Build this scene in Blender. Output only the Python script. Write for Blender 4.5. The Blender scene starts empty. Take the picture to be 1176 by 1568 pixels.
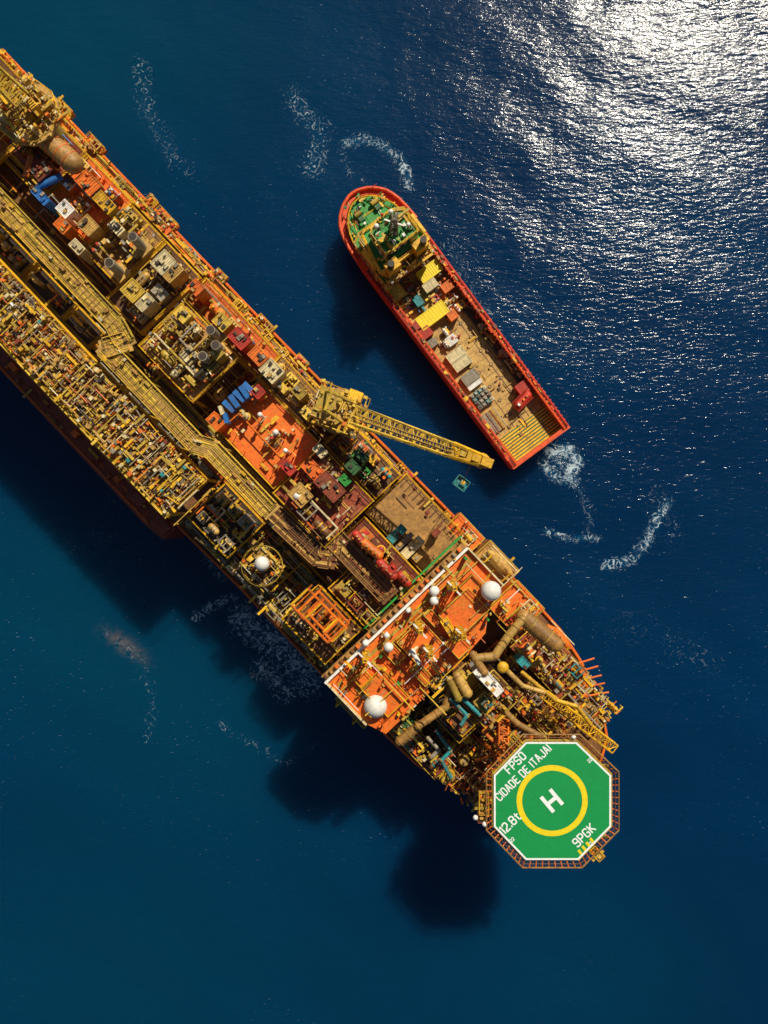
import bpy, math, random
import numpy as np
from mathutils import Vector
random.seed(11)
H=185.0; S=0.15; CX,CY=588.0,784.0
TH=math.radians(46.5)
co,si=math.cos(TH),math.sin(TH)
def kz(z): return S*(H-z)/H
def pw(x,y,z):
    k=kz(z); return ((x-CX)*k,-(y-CY)*k,z)
def abp(a,b): return (a*co+b*si, a*si-b*co)
def ab(a,b,z):
    x,y=abp(a,b); return pw(x,y,z)

scene=bpy.context.scene
# ------------------------------------------------------------ materials
MATS={}
def mat(name,col,rough=0.55,var=0.4,dirt=0.4,dirtcol=(0.12,0.05,0.015),metal=0.0,isl=0.35):
    m=bpy.data.materials.new(name); m.use_nodes=True
    nt=m.node_tree; N=nt.nodes; L=nt.links
    bs=N['Principled BSDF']; bs.inputs['Roughness'].default_value=rough; bs.inputs['Metallic'].default_value=metal
    tc=N.new('ShaderNodeTexCoord')
    n1=N.new('ShaderNodeTexNoise'); n1.inputs['Scale'].default_value=0.45; n1.inputs['Detail'].default_value=5; n1.inputs['Roughness'].default_value=0.75
    n2=N.new('ShaderNodeTexNoise'); n2.inputs['Scale'].default_value=1.7; n2.inputs['Detail'].default_value=3; n2.inputs['Roughness'].default_value=0.75
    L.new(tc.outputs['Object'],n1.inputs['Vector']); L.new(tc.outputs['Object'],n2.inputs['Vector'])
    geo=N.new('ShaderNodeNewGeometry')
    mr=N.new('ShaderNodeMapRange'); mr.inputs['From Min'].default_value=0.3; mr.inputs['From Max'].default_value=0.7
    mr.inputs['To Min'].default_value=1-var; mr.inputs['To Max'].default_value=1+var*0.6
    L.new(n2.outputs['Fac'],mr.inputs['Value'])
    mi=N.new('ShaderNodeMapRange'); mi.inputs['To Min'].default_value=1-isl; mi.inputs['To Max'].default_value=1+isl*0.5
    L.new(geo.outputs['Random Per Island'],mi.inputs['Value'])
    mu=N.new('ShaderNodeMath'); mu.operation='MULTIPLY'; L.new(mr.outputs[0],mu.inputs[0]); L.new(mi.outputs[0],mu.inputs[1])
    vm=N.new('ShaderNodeVectorMath'); vm.operation='SCALE'; vm.inputs[0].default_value=col; L.new(mu.outputs[0],vm.inputs['Scale'])
    dr=N.new('ShaderNodeMapRange'); dr.inputs['From Min'].default_value=0.48; dr.inputs['From Max'].default_value=0.66; dr.inputs['To Max'].default_value=dirt
    L.new(n1.outputs['Fac'],dr.inputs['Value'])
    mx=N.new('ShaderNodeMix'); mx.data_type='RGBA'; mx.inputs[7].default_value=(*dirtcol,1)
    L.new(dr.outputs[0],mx.inputs[0]); L.new(vm.outputs[0],mx.inputs[6])
    L.new(mx.outputs[2],bs.inputs['Base Color'])
    MATS[name]=m
    return name
mat('yellow_paint',(0.80,0.43,0.008))
mat('pale_yellow',(0.74,0.48,0.05))
mat('olive_yellow',(0.44,0.29,0.03))
mat('orange_paint',(0.80,0.17,0.006))
mat('orange_deck',(0.80,0.145,0.008),var=0.4,isl=0.3,dirt=0.6,dirtcol=(0.50,0.18,0.012))
mat('red_paint',(0.54,0.03,0.012))
mat('red_oxide',(0.28,0.05,0.014),var=0.5,dirt=0.6,dirtcol=(0.09,0.035,0.015))
mat('brown_deck',(0.20,0.08,0.02),var=0.5,dirt=0.6,dirtcol=(0.06,0.03,0.015))
mat('tan_paint',(0.58,0.34,0.075))
mat('tan_deck',(0.40,0.20,0.045),var=0.45,dirt=0.6,dirtcol=(0.14,0.065,0.02))
mat('cargo_deck',(0.60,0.35,0.08),var=0.4,dirt=0.55,dirtcol=(0.2,0.08,0.02),isl=0.2)
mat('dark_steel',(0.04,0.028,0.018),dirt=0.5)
mat('grey_paint',(0.30,0.25,0.17))
mat('steel_grey',(0.45,0.39,0.29),rough=0.4,metal=0.3)
mat('white_paint',(0.80,0.76,0.68),var=0.15,dirt=0.15,isl=0.12)
mat('cream_paint',(0.68,0.56,0.30),var=0.3,dirt=0.3)
mat('blue_paint',(0.008,0.16,0.50))
mat('teal_paint',(0.02,0.26,0.27))
mat('green_paint',(0.02,0.30,0.035))
mat('dark_green',(0.03,0.12,0.03))
mat('helideck_green',(0.002,0.26,0.058),var=0.10,dirt=0.12,isl=0,dirtcol=(0.006,0.17,0.045))
mat('marking_white',(0.82,0.82,0.80),var=0.12,dirt=0.08,isl=0.0)
mat('marking_yellow',(0.80,0.60,0.005),var=0.14,dirt=0.08,isl=0.0)
mat('hull_red',(0.27,0.035,0.015),var=0.5,dirt=0.6,dirtcol=(0.08,0.03,0.02),isl=0.1)
mat('vessel_orange',(0.74,0.08,0.010),var=0.35,dirt=0.45,dirtcol=(0.28,0.04,0.012),isl=0.15)
mat('window_glass',(0.015,0.02,0.025),rough=0.1,var=0.1,dirt=0.1)

# ------------------------------------------------------------ mesh builder
class B:
    def __init__(s): s.v=[];s.f=[];s.m=[];s.mats=[];s.sm=[]
    def mi(s,n):
        if n not in s.mats: s.mats.append(n)
        return s.mats.index(n)
    def add(s,vs,fs,m,smooth=False):
        o=len(s.v); s.v.extend(vs); i=s.mi(m)
        for f in fs: s.f.append([o+k for k in f]); s.m.append(i); s.sm.append(smooth)
    def box(s,cx,cy,lx,ly,z0,z1,th,m):
        z1+=random.random()*0.02
        c_,s_=math.cos(th),math.sin(th)
        vs=[]
        for z in (z0,z1):
            for (i,j) in ((-1,-1),(1,-1),(1,1),(-1,1)):
                dx,dy=i*lx/2,j*ly/2
                vs.append((cx+dx*c_+dy*s_, cy-dx*s_+dy*c_, z))
        s.add(vs,[(3,2,1,0),(4,5,6,7),(0,1,5,4),(1,2,6,5),(2,3,7,6),(3,0,4,7)],m)
    def cyl(s,p1,p2,r,m,n=8,r2=None):
        if r2 is None: r2=r
        p1=Vector(p1);p2=Vector(p2);d=p2-p1
        if d.length<1e-5:return
        d.normalize(); u=d.orthogonal().normalized(); w=d.cross(u)
        vs=[]
        for p,rr in((p1,r),(p2,r2)):
            for i in range(n):
                a=2*math.pi*(i+.5)/n
                vs.append(tuple(p+(u*math.cos(a)+w*math.sin(a))*rr))
        fs=[(i,(i+1)%n,n+(i+1)%n,n+i) for i in range(n)]
        s.add(vs,fs,m,n>=8)
        s.add(vs[:n],[tuple(range(n))[::-1]],m); s.add(vs[n:],[tuple(range(n))],m)
    def sph(s,c,r,m,n=10,zs=1.0,half=False):
        vs=[];fs=[];R=n//2+1
        lo=0 if half else -math.pi/2
        for j in range(R+1):
            p=lo+(math.pi/2-lo)*j/R
            for i in range(n):
                a=2*math.pi*i/n
                vs.append((c[0]+r*math.cos(p)*math.cos(a),c[1]+r*math.cos(p)*math.sin(a),c[2]+r*zs*math.sin(p)))
        for j in range(R):
            for i in range(n):
                fs.append((j*n+i,j*n+(i+1)%n,(j+1)*n+(i+1)%n,(j+1)*n+i))
        s.add(vs,fs,m,True)
    def prism(s,pts,z0,z1,m,bot=None,side=None):
        n=len(pts); bp=bot or pts
        vs=[(p[0],p[1],z0) for p in bp]+[(p[0],p[1],z1) for p in pts]
        s.add(vs,[(i,(i+1)%n,n+(i+1)%n,n+i) for i in range(n)],side or m)
        s.add([(p[0],p[1],z1) for p in pts],[tuple(range(n))],m)
    def tube(s,pts,r,m,n=8):
        for a,b in zip(pts[:-1],pts[1:]): s.cyl(a,b,r,m,n)
        for p in pts[1:-1]: s.sph(p,r*1.02,m,8)
    def truss(s,p1,p2,w,h,nb,m,r=0.12,w2=None,h2=None):
        p1=Vector(p1);p2=Vector(p2);d=(p2-p1).normalized()
        sd=d.cross(Vector((0,0,1)))
        if sd.length<0.1: sd=Vector((1,0,0))
        sd.normalize(); up=sd.cross(d)
        w2=w2 or w;h2=h2 or h
        rings=[]
        for i in range(nb+1):
            t=i/nb; p=p1.lerp(p2,t); ww=(w+(w2-w)*t)/2; hh=(h+(h2-h)*t)/2
            rings.append([p+sd*ww+up*hh,p-sd*ww+up*hh,p-sd*ww-up*hh,p+sd*ww-up*hh])
        for k in range(4): s.cyl(rings[0][k],rings[-1][k],r*1.5,m,5)
        for i in range(nb):
            for k in range(4):
                s.cyl(rings[i][k],rings[i][(k+1)%4],r*.8,m,4)
                a,b=(k,(k+1)%4) if i%2 else ((k+1)%4,k)
                s.cyl(rings[i][a],rings[i+1][b],r*.8,m,4)
        for k in range(4): s.cyl(rings[-1][k],rings[-1][(k+1)%4],r,m,4)
    def obj(s,name,parent=None):
        me=bpy.data.meshes.new(name); me.from_pydata(s.v,[],s.f)
        for n in s.mats: me.materials.append(MATS[n])
        me.polygons.foreach_set('material_index',s.m)
        me.polygons.foreach_set('use_smooth',s.sm)
        me.update()
        o=bpy.data.objects.new(name,me); scene.collection.objects.link(o)
        if parent: o.parent=parent
        return o
def empty(name):
    e=bpy.data.objects.new(name,None); scene.collection.objects.link(e); return e

class Fr:
    """local ship frame: origin (world), axes along / across"""
    def __init__(s,x,y,th=TH):
        s.x,s.y,s.th=x,y,th; s.ua=(math.cos(th),-math.sin(th)); s.ub=(math.sin(th),math.cos(th))
    def p(s,a,b,z): return (s.x+s.ua[0]*a+s.ub[0]*b, s.y+s.ua[1]*a+s.ub[1]*b, z)
    def box(s,bd,a,b,l,w,z0,z1,m,rot=0):
        p=s.p(a,b,0); bd.box(p[0],p[1],l,w,z0,z1,s.th+rot,m)

R=random.random
def U(a,b): return a+(b-a)*R()
def rail(bd,F,l,w,z,m='yellow_paint'):
    c=[(-l/2,-w/2),(l/2,-w/2),(l/2,w/2),(-l/2,w/2),(-l/2,-w/2)]
    for (a0,b0),(a1,b1) in zip(c[:-1],c[1:]):
        d=math.hypot(a1-a0,b1-b0); n=max(1,int(d/2.2))
        bd.cyl(F.p(a0,b0,z+1.1),F.p(a1,b1,z+1.1),.07,m,4)
        bd.cyl(F.p(a0,b0,z+.55),F.p(a1,b1,z+.55),.05,m,4)
        for i in range(n):
            t=i/n; bd.cyl(F.p(a0+(a1-a0)*t,b0+(b1-b0)*t,z),F.p(a0+(a1-a0)*t,b0+(b1-b0)*t,z+1.1),.06,m,4)
PIPE=['tan_paint','grey_paint','yellow_paint','steel_grey','orange_paint','cream_paint','olive_yellow','pale_yellow']
def equip(bd,F,a,b,l,w,z,h,pal):
    t=R(); m=random.choice(pal); m2=random.choice(pal)
    lng=l>=w
    if t<.2:
        hh=h*U(.4,1)
        F.box(bd,a,b,l*.85,w*.85,z,z+hh,m)
        F.box(bd,a,b,l*.9,w*.9,z+hh*.9,z+hh*.96,m2)
        for i in range(random.randint(2,6)):
            F.box(bd,a+U(-.35,.35)*l,b+U(-.35,.35)*w,U(.1,.3)*l,U(.1,.3)*w,z+hh,z+hh+U(.2,.9),random.choice(pal+['dark_steel','cream_paint']))
        if R()<.5:
            for k in range(4):
                F.box(bd,a+(k-1.5)*l*.2,b,l*.05,w*.7,z+hh,z+hh+.15,'dark_steel')
    elif t<.33:
        r=min(min(l,w)*.3,1.05); L=min(max(l,w)*.85/2-r*.5,3.6); zz=z+r+.6+U(0,h*.3)
        e=(lambda d:F.p(a+d,b,zz)) if lng else (lambda d:F.p(a,b+d,zz))
        bd.cyl(e(-L),e(L),r,m,12); bd.sph(e(-L),r*.99,m,10,1); bd.sph(e(L),r*.99,m,10,1)
        for d in(-.5,.5):
            pp=e(L*d); F.box(bd,*( (a+L*d,b) if lng else (a,b+L*d)), *((.4,r*2.1) if lng else (r*2.1,.4)),z,zz-r*.2,'dark_steel')
            bd.cyl(e(L*d*.9),(e(L*d*.9)[0],e(L*d*.9)[1],zz+r+.5),.18,m2,6)
            bd.cyl(e(L*d-.12),e(L*d+.12),r*1.06,m2,12)
        if R()<.5: F.box(bd,a,b+(r*.9 if lng else 0),l*.7 if lng else .7,.7 if lng else w*.7,zz+r*.7,zz+r*.8,'yellow_paint')
    elif t<.47:
        n=random.choice([1,2,2,3]); r=min(min(l,w)*.32/(1 if n==1 else 1.35),1.2)
        for i in range(n):
            o=(i-(n-1)/2)*max(l,w)/max(n,1)*.85
            aa,bb=(a+o,b) if lng else (a,b+o); hh=h*U(.5,1.2)
            bd.cyl(F.p(aa,bb,z),F.p(aa,bb,z+hh),r,m,12); bd.sph(F.p(aa,bb,z+hh),r,m,12,.35,True)
            bd.cyl(F.p(aa,bb,z+hh),F.p(aa,bb,z+hh+r*.35+.5),.25,m2,6)
            bd.cyl(F.p(aa,bb,z+hh*.7),F.p(aa,bb,z+hh*.73),r*1.35,'yellow_paint',10)
    elif t<.74:
        n=max(2,int(min(l,w)/.6)); zz=z+U(.5,h*.7)
        for i in range(n):
            if R()<.15: continue
            o=((i+.5)/n-.5)*min(l,w)*.9; r=U(.08,.22); mm=random.choice(PIPE); e=max(l,w)*U(.38,.5)
            f=(lambda d,zq:F.p(a+d,b+o,zq)) if lng else (lambda d,zq:F.p(a+o,b+d,zq))
            bd.cyl(f(-e,zz),f(e,zz),r,mm,6); bd.cyl(f(e,zz),f(e,z),r,mm,6); bd.cyl(f(-e,zz),f(-e,z),r,mm,6)
            d=U(-.6,.6)*e; bd.cyl(f(d-.3,zz),f(d+.3,zz),r*2.1,random.choice(pal),6)
            bd.cyl(f(d,zz),f(d,zz+.8),.09,'steel_grey',4); bd.cyl(f(d,zz+.75),f(d,zz+.82),.3,random.choice(['red_paint','dark_steel','orange_paint','cream_paint']),8)
        F.box(bd,a,b,*((.3,w) if lng else (l,.3)),zz-.5,zz-.3,'olive_yellow')
    elif t<.88:
        hh=h*U(.5,1)
        for i in(-1,1):
            for j in(-1,1): F.box(bd,a+i*l*.42,b+j*w*.42,.25,.25,z,z+hh,m)
            F.box(bd,a,b+i*w*.42,l*.86,.25,z+hh-.25,z+hh,m); F.box(bd,a+i*l*.42,b,.25,w*.8,z+hh-.28,z+hh-.03,m)
        F.box(bd,a,b,.18,w*.8,z+hh-.2,z+hh-.05,m)
        bd.cyl(F.p(a-l*.3,b,z+hh*.4),F.p(a+l*.3,b,z+hh*.4),min(w*.22,1),m2,10)
        F.box(bd,a+U(-.2,.2)*l,b+w*.27,l*.3,w*.2,z,z+hh*.6,random.choice(pal))
    else:
        for i in range(8):
            F.box(bd,a+U(-.4,.4)*l,b+U(-.4,.4)*w,U(.3,1.2),U(.3,1.2),z,z+U(.4,h*.6),random.choice(pal+['cream_paint','orange_paint','yellow_paint']))
EXTRA=['yellow_paint','pale_yellow','tan_paint','orange_paint','cream_paint']
def micro(bd,F,l,w,z,h,pal,dens=.45,extra=EXTRA):
    for i in range(int(l*w*dens)):
        a,b=U(-.5,.5)*l,U(-.5,.5)*w; m=random.choice(pal+extra); zz=z+U(.3,h)
        t=R()
        if t<.4: F.box(bd,a,b,U(.2,.8),U(.2,.8),zz-U(.4,1.2),zz,m)
        elif t<.7:
            L=U(.8,3.5)
            if R()<.5: bd.cyl(F.p(a,b,zz),F.p(min(a+L,l/2),b,zz),U(.05,.13),m,5)
            else: bd.cyl(F.p(a,b,zz),F.p(a,min(b+L,w/2),zz),U(.05,.13),m,5)
            bd.cyl(F.p(a,b,zz),F.p(a,b,z),.07,m,4)
        elif t<.85: bd.cyl(F.p(a,b,z),F.p(a,b,zz),U(.12,.4),m,7)
        else:
            F.box(bd,a,b,U(1,3),.5,zz-.08,zz,random.choice(['yellow_paint','olive_yellow','pale_yellow']) if extra else m,random.choice([0,1.5708]))
            bd.cyl(F.p(a,b,z),F.p(a,b,zz),.1,'yellow_paint',4)
def clutter(bd,F,l,w,z,h,pal,cell=4.0,fill=.85,pipes=1.0):
    na=max(1,round(l/cell/1.15)); 
    for i in range(na):
        nb=max(1,round(w/cell*U(.8,1.2)))
        for j in range(nb):
            if R()>fill: continue
            ca=l/na; cb=w/nb
            equip(bd,F,(i+.5)*ca-l/2+U(-.1,.1)*ca,(j+.5)*cb-w/2+U(-.1,.1)*cb,ca*U(.65,1.0),cb*U(.65,1.0),z,h,pal)
    for i in range(int(l*w/14*pipes)):
        a0,b0=U(-.5,.5)*l,U(-.5,.5)*w; a1,b1=U(-.5,.5)*l,U(-.5,.5)*w
        if R()<.5: a1=max(-l/2,min(l/2,a0+U(-4,4)))
        else: b1=max(-w/2,min(w/2,b0+U(-4,4)))
        zz=z+U(.4,h*.85); r=random.choice([.08,.1,.14,.2])
        bd.tube([F.p(a0,b0,z),F.p(a0,b0,zz),F.p(a1,b0,zz),F.p(a1,b1,zz),F.p(a1,b1,z)],r,random.choice(PIPE),6)
DECK=17.0
def module(bd,a0,a1,b0,b1,z,deck,pal,h=5,cell=4.0,fill=.85,pipes=1.0,edge='yellow_paint',legs=True,mic=.4):
    ac,bc=(a0+a1)/2,(b0+b1)/2; p=ab(ac,bc,z); F=Fr(p[0],p[1]); k=kz(z)
    l,w=(a1-a0)*k,(b1-b0)*k
    F.box(bd,0,0,l-.5,w-.5,z-.35,z,deck)
    for j in(-1,1):
        F.box(bd,0,j*w/2,l+.4,.3,z-.9,z+.12,edge); F.box(bd,j*l/2,0,.3,w-.42,z-.9,z+.1,edge)
    if legs:
        n=max(2,int(l/8)+1)
        for i in range(n):
            for j in(-1,1):
                F.box(bd,-l/2+.4+(l-.8)*i/(n-1),j*(w/2-.4),.5,.5,DECK,z-.9,edge)
    rail(bd,F,l,w,z)
    if pal:
        clutter(bd,F,l-1.5,w-1.5,z,h,pal,cell,fill,pipes); micro(bd,F,l-1,w-1,z,h*.8,pal,mic)
    return F,l,w
P_TAN=['tan_paint','tan_paint','olive_yellow','grey_paint','cream_paint','pale_yellow','steel_grey']
P_OR=['orange_paint','yellow_paint','tan_paint','orange_deck','cream_paint','red_paint']
P_BR=['tan_paint','brown_deck','red_oxide','grey_paint','yellow_paint','olive_yellow','orange_deck']
P_GR=['grey_paint','steel_grey','tan_paint','dark_steel','olive_yellow','dark_green']
P_RED=['red_oxide','red_paint','orange_paint','tan_paint','brown_deck']

ship=empty('production_ship')
# ------------------------------------------------------------ hull
hb=B()
hullab=[(60,-385),(60,-50),(300,-50),(700,-47),(1085,-40),(1190,-40),(1290,-42),(1345,-52),(1410,-72),(1460,-105),(1485,-150),(1480,-200),(1450,-250),(1400,-290),(1345,-328),(1288,-342),(1102,-352),(905,-352),(770,-356),(748,-372)]
hp=[ab(a,b,DECK) for a,b in hullab]
bot=[ab(a if a<1300 else 1300+(a-1300)*.8,b,DECK) for a,b in hullab]
hb.prism([(p[0],p[1]) for p in hp],-3,DECK,'brown_deck',bot=[(p[0],p[1]) for p in bot],side='hull_red')
for p1,p2 in zip(hp,hp[1:]+hp[:1]):
    hb.cyl((p1[0],p1[1],DECK+.4),(p2[0],p2[1],DECK+.4),.3,'orange_deck',6)
k=kz(DECK+1)
sp=[(60,-388),(60,-362),(772,-362),(772,-388),(735,-392)]
hb.prism([ab(a,b,DECK+1)[:2] for a,b in sp],2,DECK+1,'red_oxide',side='hull_red')
for d in(-387,-364):
    hb.tube([ab(60,d,DECK+1.8),ab(735,d,DECK+1.8)],.18,'orange_deck',5)
for i in range(60):
    a=80+i*11.5; hb.cyl(ab(a,-387,DECK+1),ab(a,-387,DECK+1.8),.12,'orange_deck',4)
for pt in [(700,-374,22,14),(752,-376,28,18),(560,-374,10,10),(420,-373,14,8),(655,-376,8,8)]:
    p=ab(pt[0],pt[1],DECK+2.2); Fr(p[0],p[1]).box(hb,0,0,pt[2]*k,pt[3]*k,DECK+1,DECK+2.2,random.choice(['tan_deck','red_oxide','orange_deck']))
p=ab(400,-375,DECK+1); micro(hb,Fr(p[0],p[1]),85,2.6,DECK+1,.9,['red_oxide','orange_deck','tan_deck'],.3,['brown_deck'])
hb.obj('hull',ship)

# ------------------------------------------------------------ main deck piping
db=B()
def strip(bd,a0,a1,b0,b1,z,h,pal,cell=4.5,fill=.7,pipes=1.2,mic=.25):
    p=ab((a0+a1)/2,(b0+b1)/2,z); F=Fr(p[0],p[1]); k=kz(z); clutter(bd,F,(a1-a0)*k,(b1-b0)*k,z,h,pal,cell,fill,pipes)
    micro(bd,F,(a1-a0)*k,(b1-b0)*k,z,h,pal,mic); return F
strip(db,60,1090,-66,-50,DECK,3,['orange_paint','yellow_paint','red_oxide','tan_paint','orange_deck'],2.4,.8,2.0,.8)
strip(db,60,760,-272,-225,DECK,5,P_TAN,4,.6,1.5)
strip(db,500,1090,-226,-195,DECK,5,P_BR,4,.6,1.2)
strip(db,770,1095,-345,-255,DECK,5,P_GR+['yellow_paint','tan_paint'],3.4,.85,2.0,.6)
strip(db,60,1090,-190,-70,DECK,3,['brown_deck','red_oxide','dark_steel','tan_paint'],5,.4,.6,.1)
for b in (-262,-257,-252,-247,-222,-217,-206,-352,-348):
    m=random.choice(PIPE); z=DECK+U(1.5,4); db.tube([ab(60,b,z),ab(U(720,760) if b<-345 else U(700,1080),b,z)],U(.2,.35),m,6)
for b in(-58,-54,-62):
    db.tube([ab(60,b,DECK+U(1,2)),ab(1085,b,DECK+U(1,2))],.2,random.choice(['orange_paint','yellow_paint','tan_paint']),6)
for a,w,l,m in [(190,18,30,'yellow_paint'),(262,12,34,'orange_paint'),(385,18,16,'yellow_paint'),(420,14,40,'orange_deck'),(540,12,20,'yellow_paint'),(640,10,30,'orange_paint'),(720,12,22,'tan_paint'),(950,10,30,'tan_deck'),(1050,8,26,'tan_deck')]:
    p=ab(a,-46,DECK+.5); F=Fr(p[0],p[1]); k=kz(DECK)
    F.box(db,0,0,l*k,w*k,DECK-.4,DECK+.5,m); rail(db,F,l*k,w*k,DECK+.5)
    clutter(db,F,l*k,w*k,DECK+.5,2,P_OR,2,.7,1); micro(db,F,l*k,w*k,DECK+.5,2,P_OR,1)
db.obj('main_deck_piping',ship)

# ------------------------------------------------------------ long rack of transverse pipes
rb=B(); z=31
F,l,w=module(rb,60,752,-358,-274,z,'tan_deck',None,edge='yellow_paint')
RK=['tan_paint','tan_paint','cream_paint','orange_paint','yellow_paint','grey_paint','pale_yellow','tan_deck','red_oxide','steel_grey','orange_deck']
a=-l/2+.4
while a<l/2-.3:
    a+=U(.28,.75)
    m=random.choice(RK)
    zz=z+U(.5,2.4); b0=-w/2*U(-.2,1); b1=b0+w*U(.25,.95); b1=min(b1,w/2*.97); r=U(.06,.18)
    rb.cyl(F.p(a,b0,zz),F.p(a,b1,zz),r,m,6)
    rb.cyl(F.p(a,b0,zz),F.p(a,b0,z),r,m,6); rb.cyl(F.p(a,b1,zz),F.p(a,b1,z),r,m,6)
a=-l/2
while a<l/2:
    a+=U(3.0,4.4)
    F.box(rb,a,U(-.05,.05)*w,.16,w*U(.8,.96),z+2.1,z+2.35,random.choice(['pale_yellow','tan_paint','cream_paint']))
    for j in (-1,-.3,.35,1): F.box(rb,a,j*w*.46,.3,.3,z,z+2.1,'yellow_paint')
for b in(-.42,-.2,.02,.25,.43):
    a=-l/2
    while a<l/2:
        L=U(3,10); rb.cyl(F.p(a,b*w+U(-.5,.5),z+U(1.2,2.6)),F.p(min(a+L,l/2),b*w+U(-.5,.5),z+U(1.2,2.6)),U(.06,.14),random.choice(RK),6); a+=L*U(.9,1.8)
micro(rb,F,l-1,w-1,z,3.0,['cream_paint','tan_paint','orange_paint','grey_paint','tan_deck','steel_grey','red_oxide','brown_deck','cream_paint','pale_yellow','dark_steel'],2.2)
for i in range(60):
    F.box(rb,U(-.49,.49)*l,U(-.45,.45)*w,U(.4,.9),U(.4,.9),z,z+U(1.8,3.4),random.choice(['white_paint','cream_paint','cream_paint','teal_paint','tan_paint','grey_paint','red_oxide']))
F.box(rb,0,-w/2+.9,l,.9,z+.1,z+.35,'tan_paint')
rb.cyl(F.p(-l/2,-w/2-.3,z+.9),F.p(l/2,-w/2-.3,z+.9),.25,'pale_yellow',6)
rb.obj('pipe_rack_module',ship)

# ------------------------------------------------------------ central raised pipeway
gb=B()
def pathway(pts,wd,z,m,m2,edge='pale_yellow'):
    for (a0,b0),(a1,b1) in zip(pts[:-1],pts[1:]):
        k=kz(z); P=Vector(ab(a0,b0,z)); Q=Vector(ab(a1,b1,z)); d=(Q-P); L=d.length; d.normalize(); sd=Vector((-d.y,d.x,0)); W=wd*k
        th=-math.atan2(d.y,d.x); c=(P+Q)/2
        gb.box(c.x,c.y,L+W*.55,W,z-.6,z-.3+R()*.05,th,m)
        nn=9
        for i in range(nn):
            o=((i+.5)/nn-.5)*W*.92; s0=-L/2-W*.1
            while s0<L/2+W*.1:
                s1=min(s0+U(4,22),L/2+W*.1); cc=(s0+s1)/2
                gb.box(c.x+sd.x*o+d.x*cc,c.y+sd.y*o+d.y*cc,s1-s0,W/nn*U(.45,.95),z-.3,z+U(-.1,.3),th,random.choice([m,m,m2,'pale_yellow','pale_yellow'] if m!='brown_deck' else [m,m,m2,'red_oxide','tan_paint']))
                s0=s1
        for j in(-1,1):
            gb.box(c.x+sd.x*W/2*j,c.y+sd.y*W/2*j,L,.14,z-.7,z+.6,th,edge)
        q_=0
        while q_<L:
            q_+=U(.9,1.9); p=P+d*min(q_,L); gb.box(p.x,p.y,.09,W,z+.28,z+.36,th,random.choice([m,m2,'tan_deck']))
        for i in range(int(L*.5)):
            p=P+d*U(0,L)+sd*(U(-.45,.45)*W); gb.box(p.x,p.y,U(.3,1.4),U(.2,.6),z+.1,z+U(.4,.9),th,random.choice([m,m2,'tan_deck','cream_paint','yellow_paint']))
        for i in range(int(L/9)):
            p=P+d*(i*9+1.5)
            for j in(-1,1): gb.box(p.x+sd.x*W/2*.9*j,p.y+sd.y*W/2*.9*j,.4,.4,DECK,z-.6,th,'olive_yellow')
pathway([(60,-213),(478,-213),(512,-222),(498,-250),(700,-250),(722,-238),(850,-238)],30,34,'tan_paint','olive_yellow')
pathway([(858,-238),(955,-232),(968,-222),(946,-196),(1068,-196)],32,29,'brown_deck','tan_deck','tan_deck')
gb.obj('central_pipeway',ship)

# ------------------------------------------------------------ topside modules
mb=B()
for a0,a1 in [(250,330),(340,420),(425,480)]:
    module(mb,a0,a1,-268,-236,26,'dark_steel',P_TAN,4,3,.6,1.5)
module(mb,180,262,-150,-66,27,'red_oxide',P_BR+['blue_paint'],5,3.4,.8)
module(mb,268,365,-160,-66,28,'orange_deck',P_OR+['blue_paint','white_paint','grey_paint'],4,3.4,.8)
module(mb,370,440,-170,-70,28,'tan_deck',P_TAN,5,3.2,.95)
module(mb,446,520,-195,-70,28,'brown_deck',P_TAN,3,3.6,.85)
module(mb,532,650,-210,-112,30,'tan_deck',P_TAN,5,3.0,.95,1.5,mic=.6)
module(mb,528,690,-108,-64,25,'orange_deck',P_OR+['tan_paint','cream_paint','blue_paint'],3,3.2,.8)
module(mb,697,832,-211,-113,28,'orange_deck',['orange_deck','orange_paint','tan_paint','yellow_paint','cream_paint','orange_deck'],3.5,3.4,.4,.4,mic=.16)
module(mb,692,800,-110,-62,27,'tan_deck',P_TAN,4,3.0,.9)
module(mb,836,950,-216,-113,29,'red_oxide',P_BR+['cream_paint'],4,3.8,.7,.6)
module(mb,836,950,-108,-56,24,'brown_deck',P_BR+['green_paint','teal_paint'],4,3.0,.85)
F,l,w=module(mb,955,1090,-134,-48,22,'tan_deck',None)
for i in range(14): F.box(mb,-l/2+1+i*(l-2)/13,w*.36,.25,w*.2,22,22.15,'brown_deck')
micro(mb,F,l-1,w-1,22,1,['brown_deck','tan_deck','red_oxide'],.12,['tan_deck'])
module(mb,958,1088,-186,-140,26,'red_oxide',P_RED,5,3.0,.85)
module(mb,985,1080,-338,-262,25,'brown_deck',['brown_deck','tan_paint','grey_paint','orange_paint'],4,3.0,.8)
module(mb,1000,1090,-255,-200,25,'brown_deck',P_BR,4,3.0,.85)
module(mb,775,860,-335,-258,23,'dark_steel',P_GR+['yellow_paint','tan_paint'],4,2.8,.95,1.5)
module(mb,60,178,-205,-60,25,'brown_deck',P_BR,6,3.6,.95)
mb.obj('topside_modules',ship)

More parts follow.
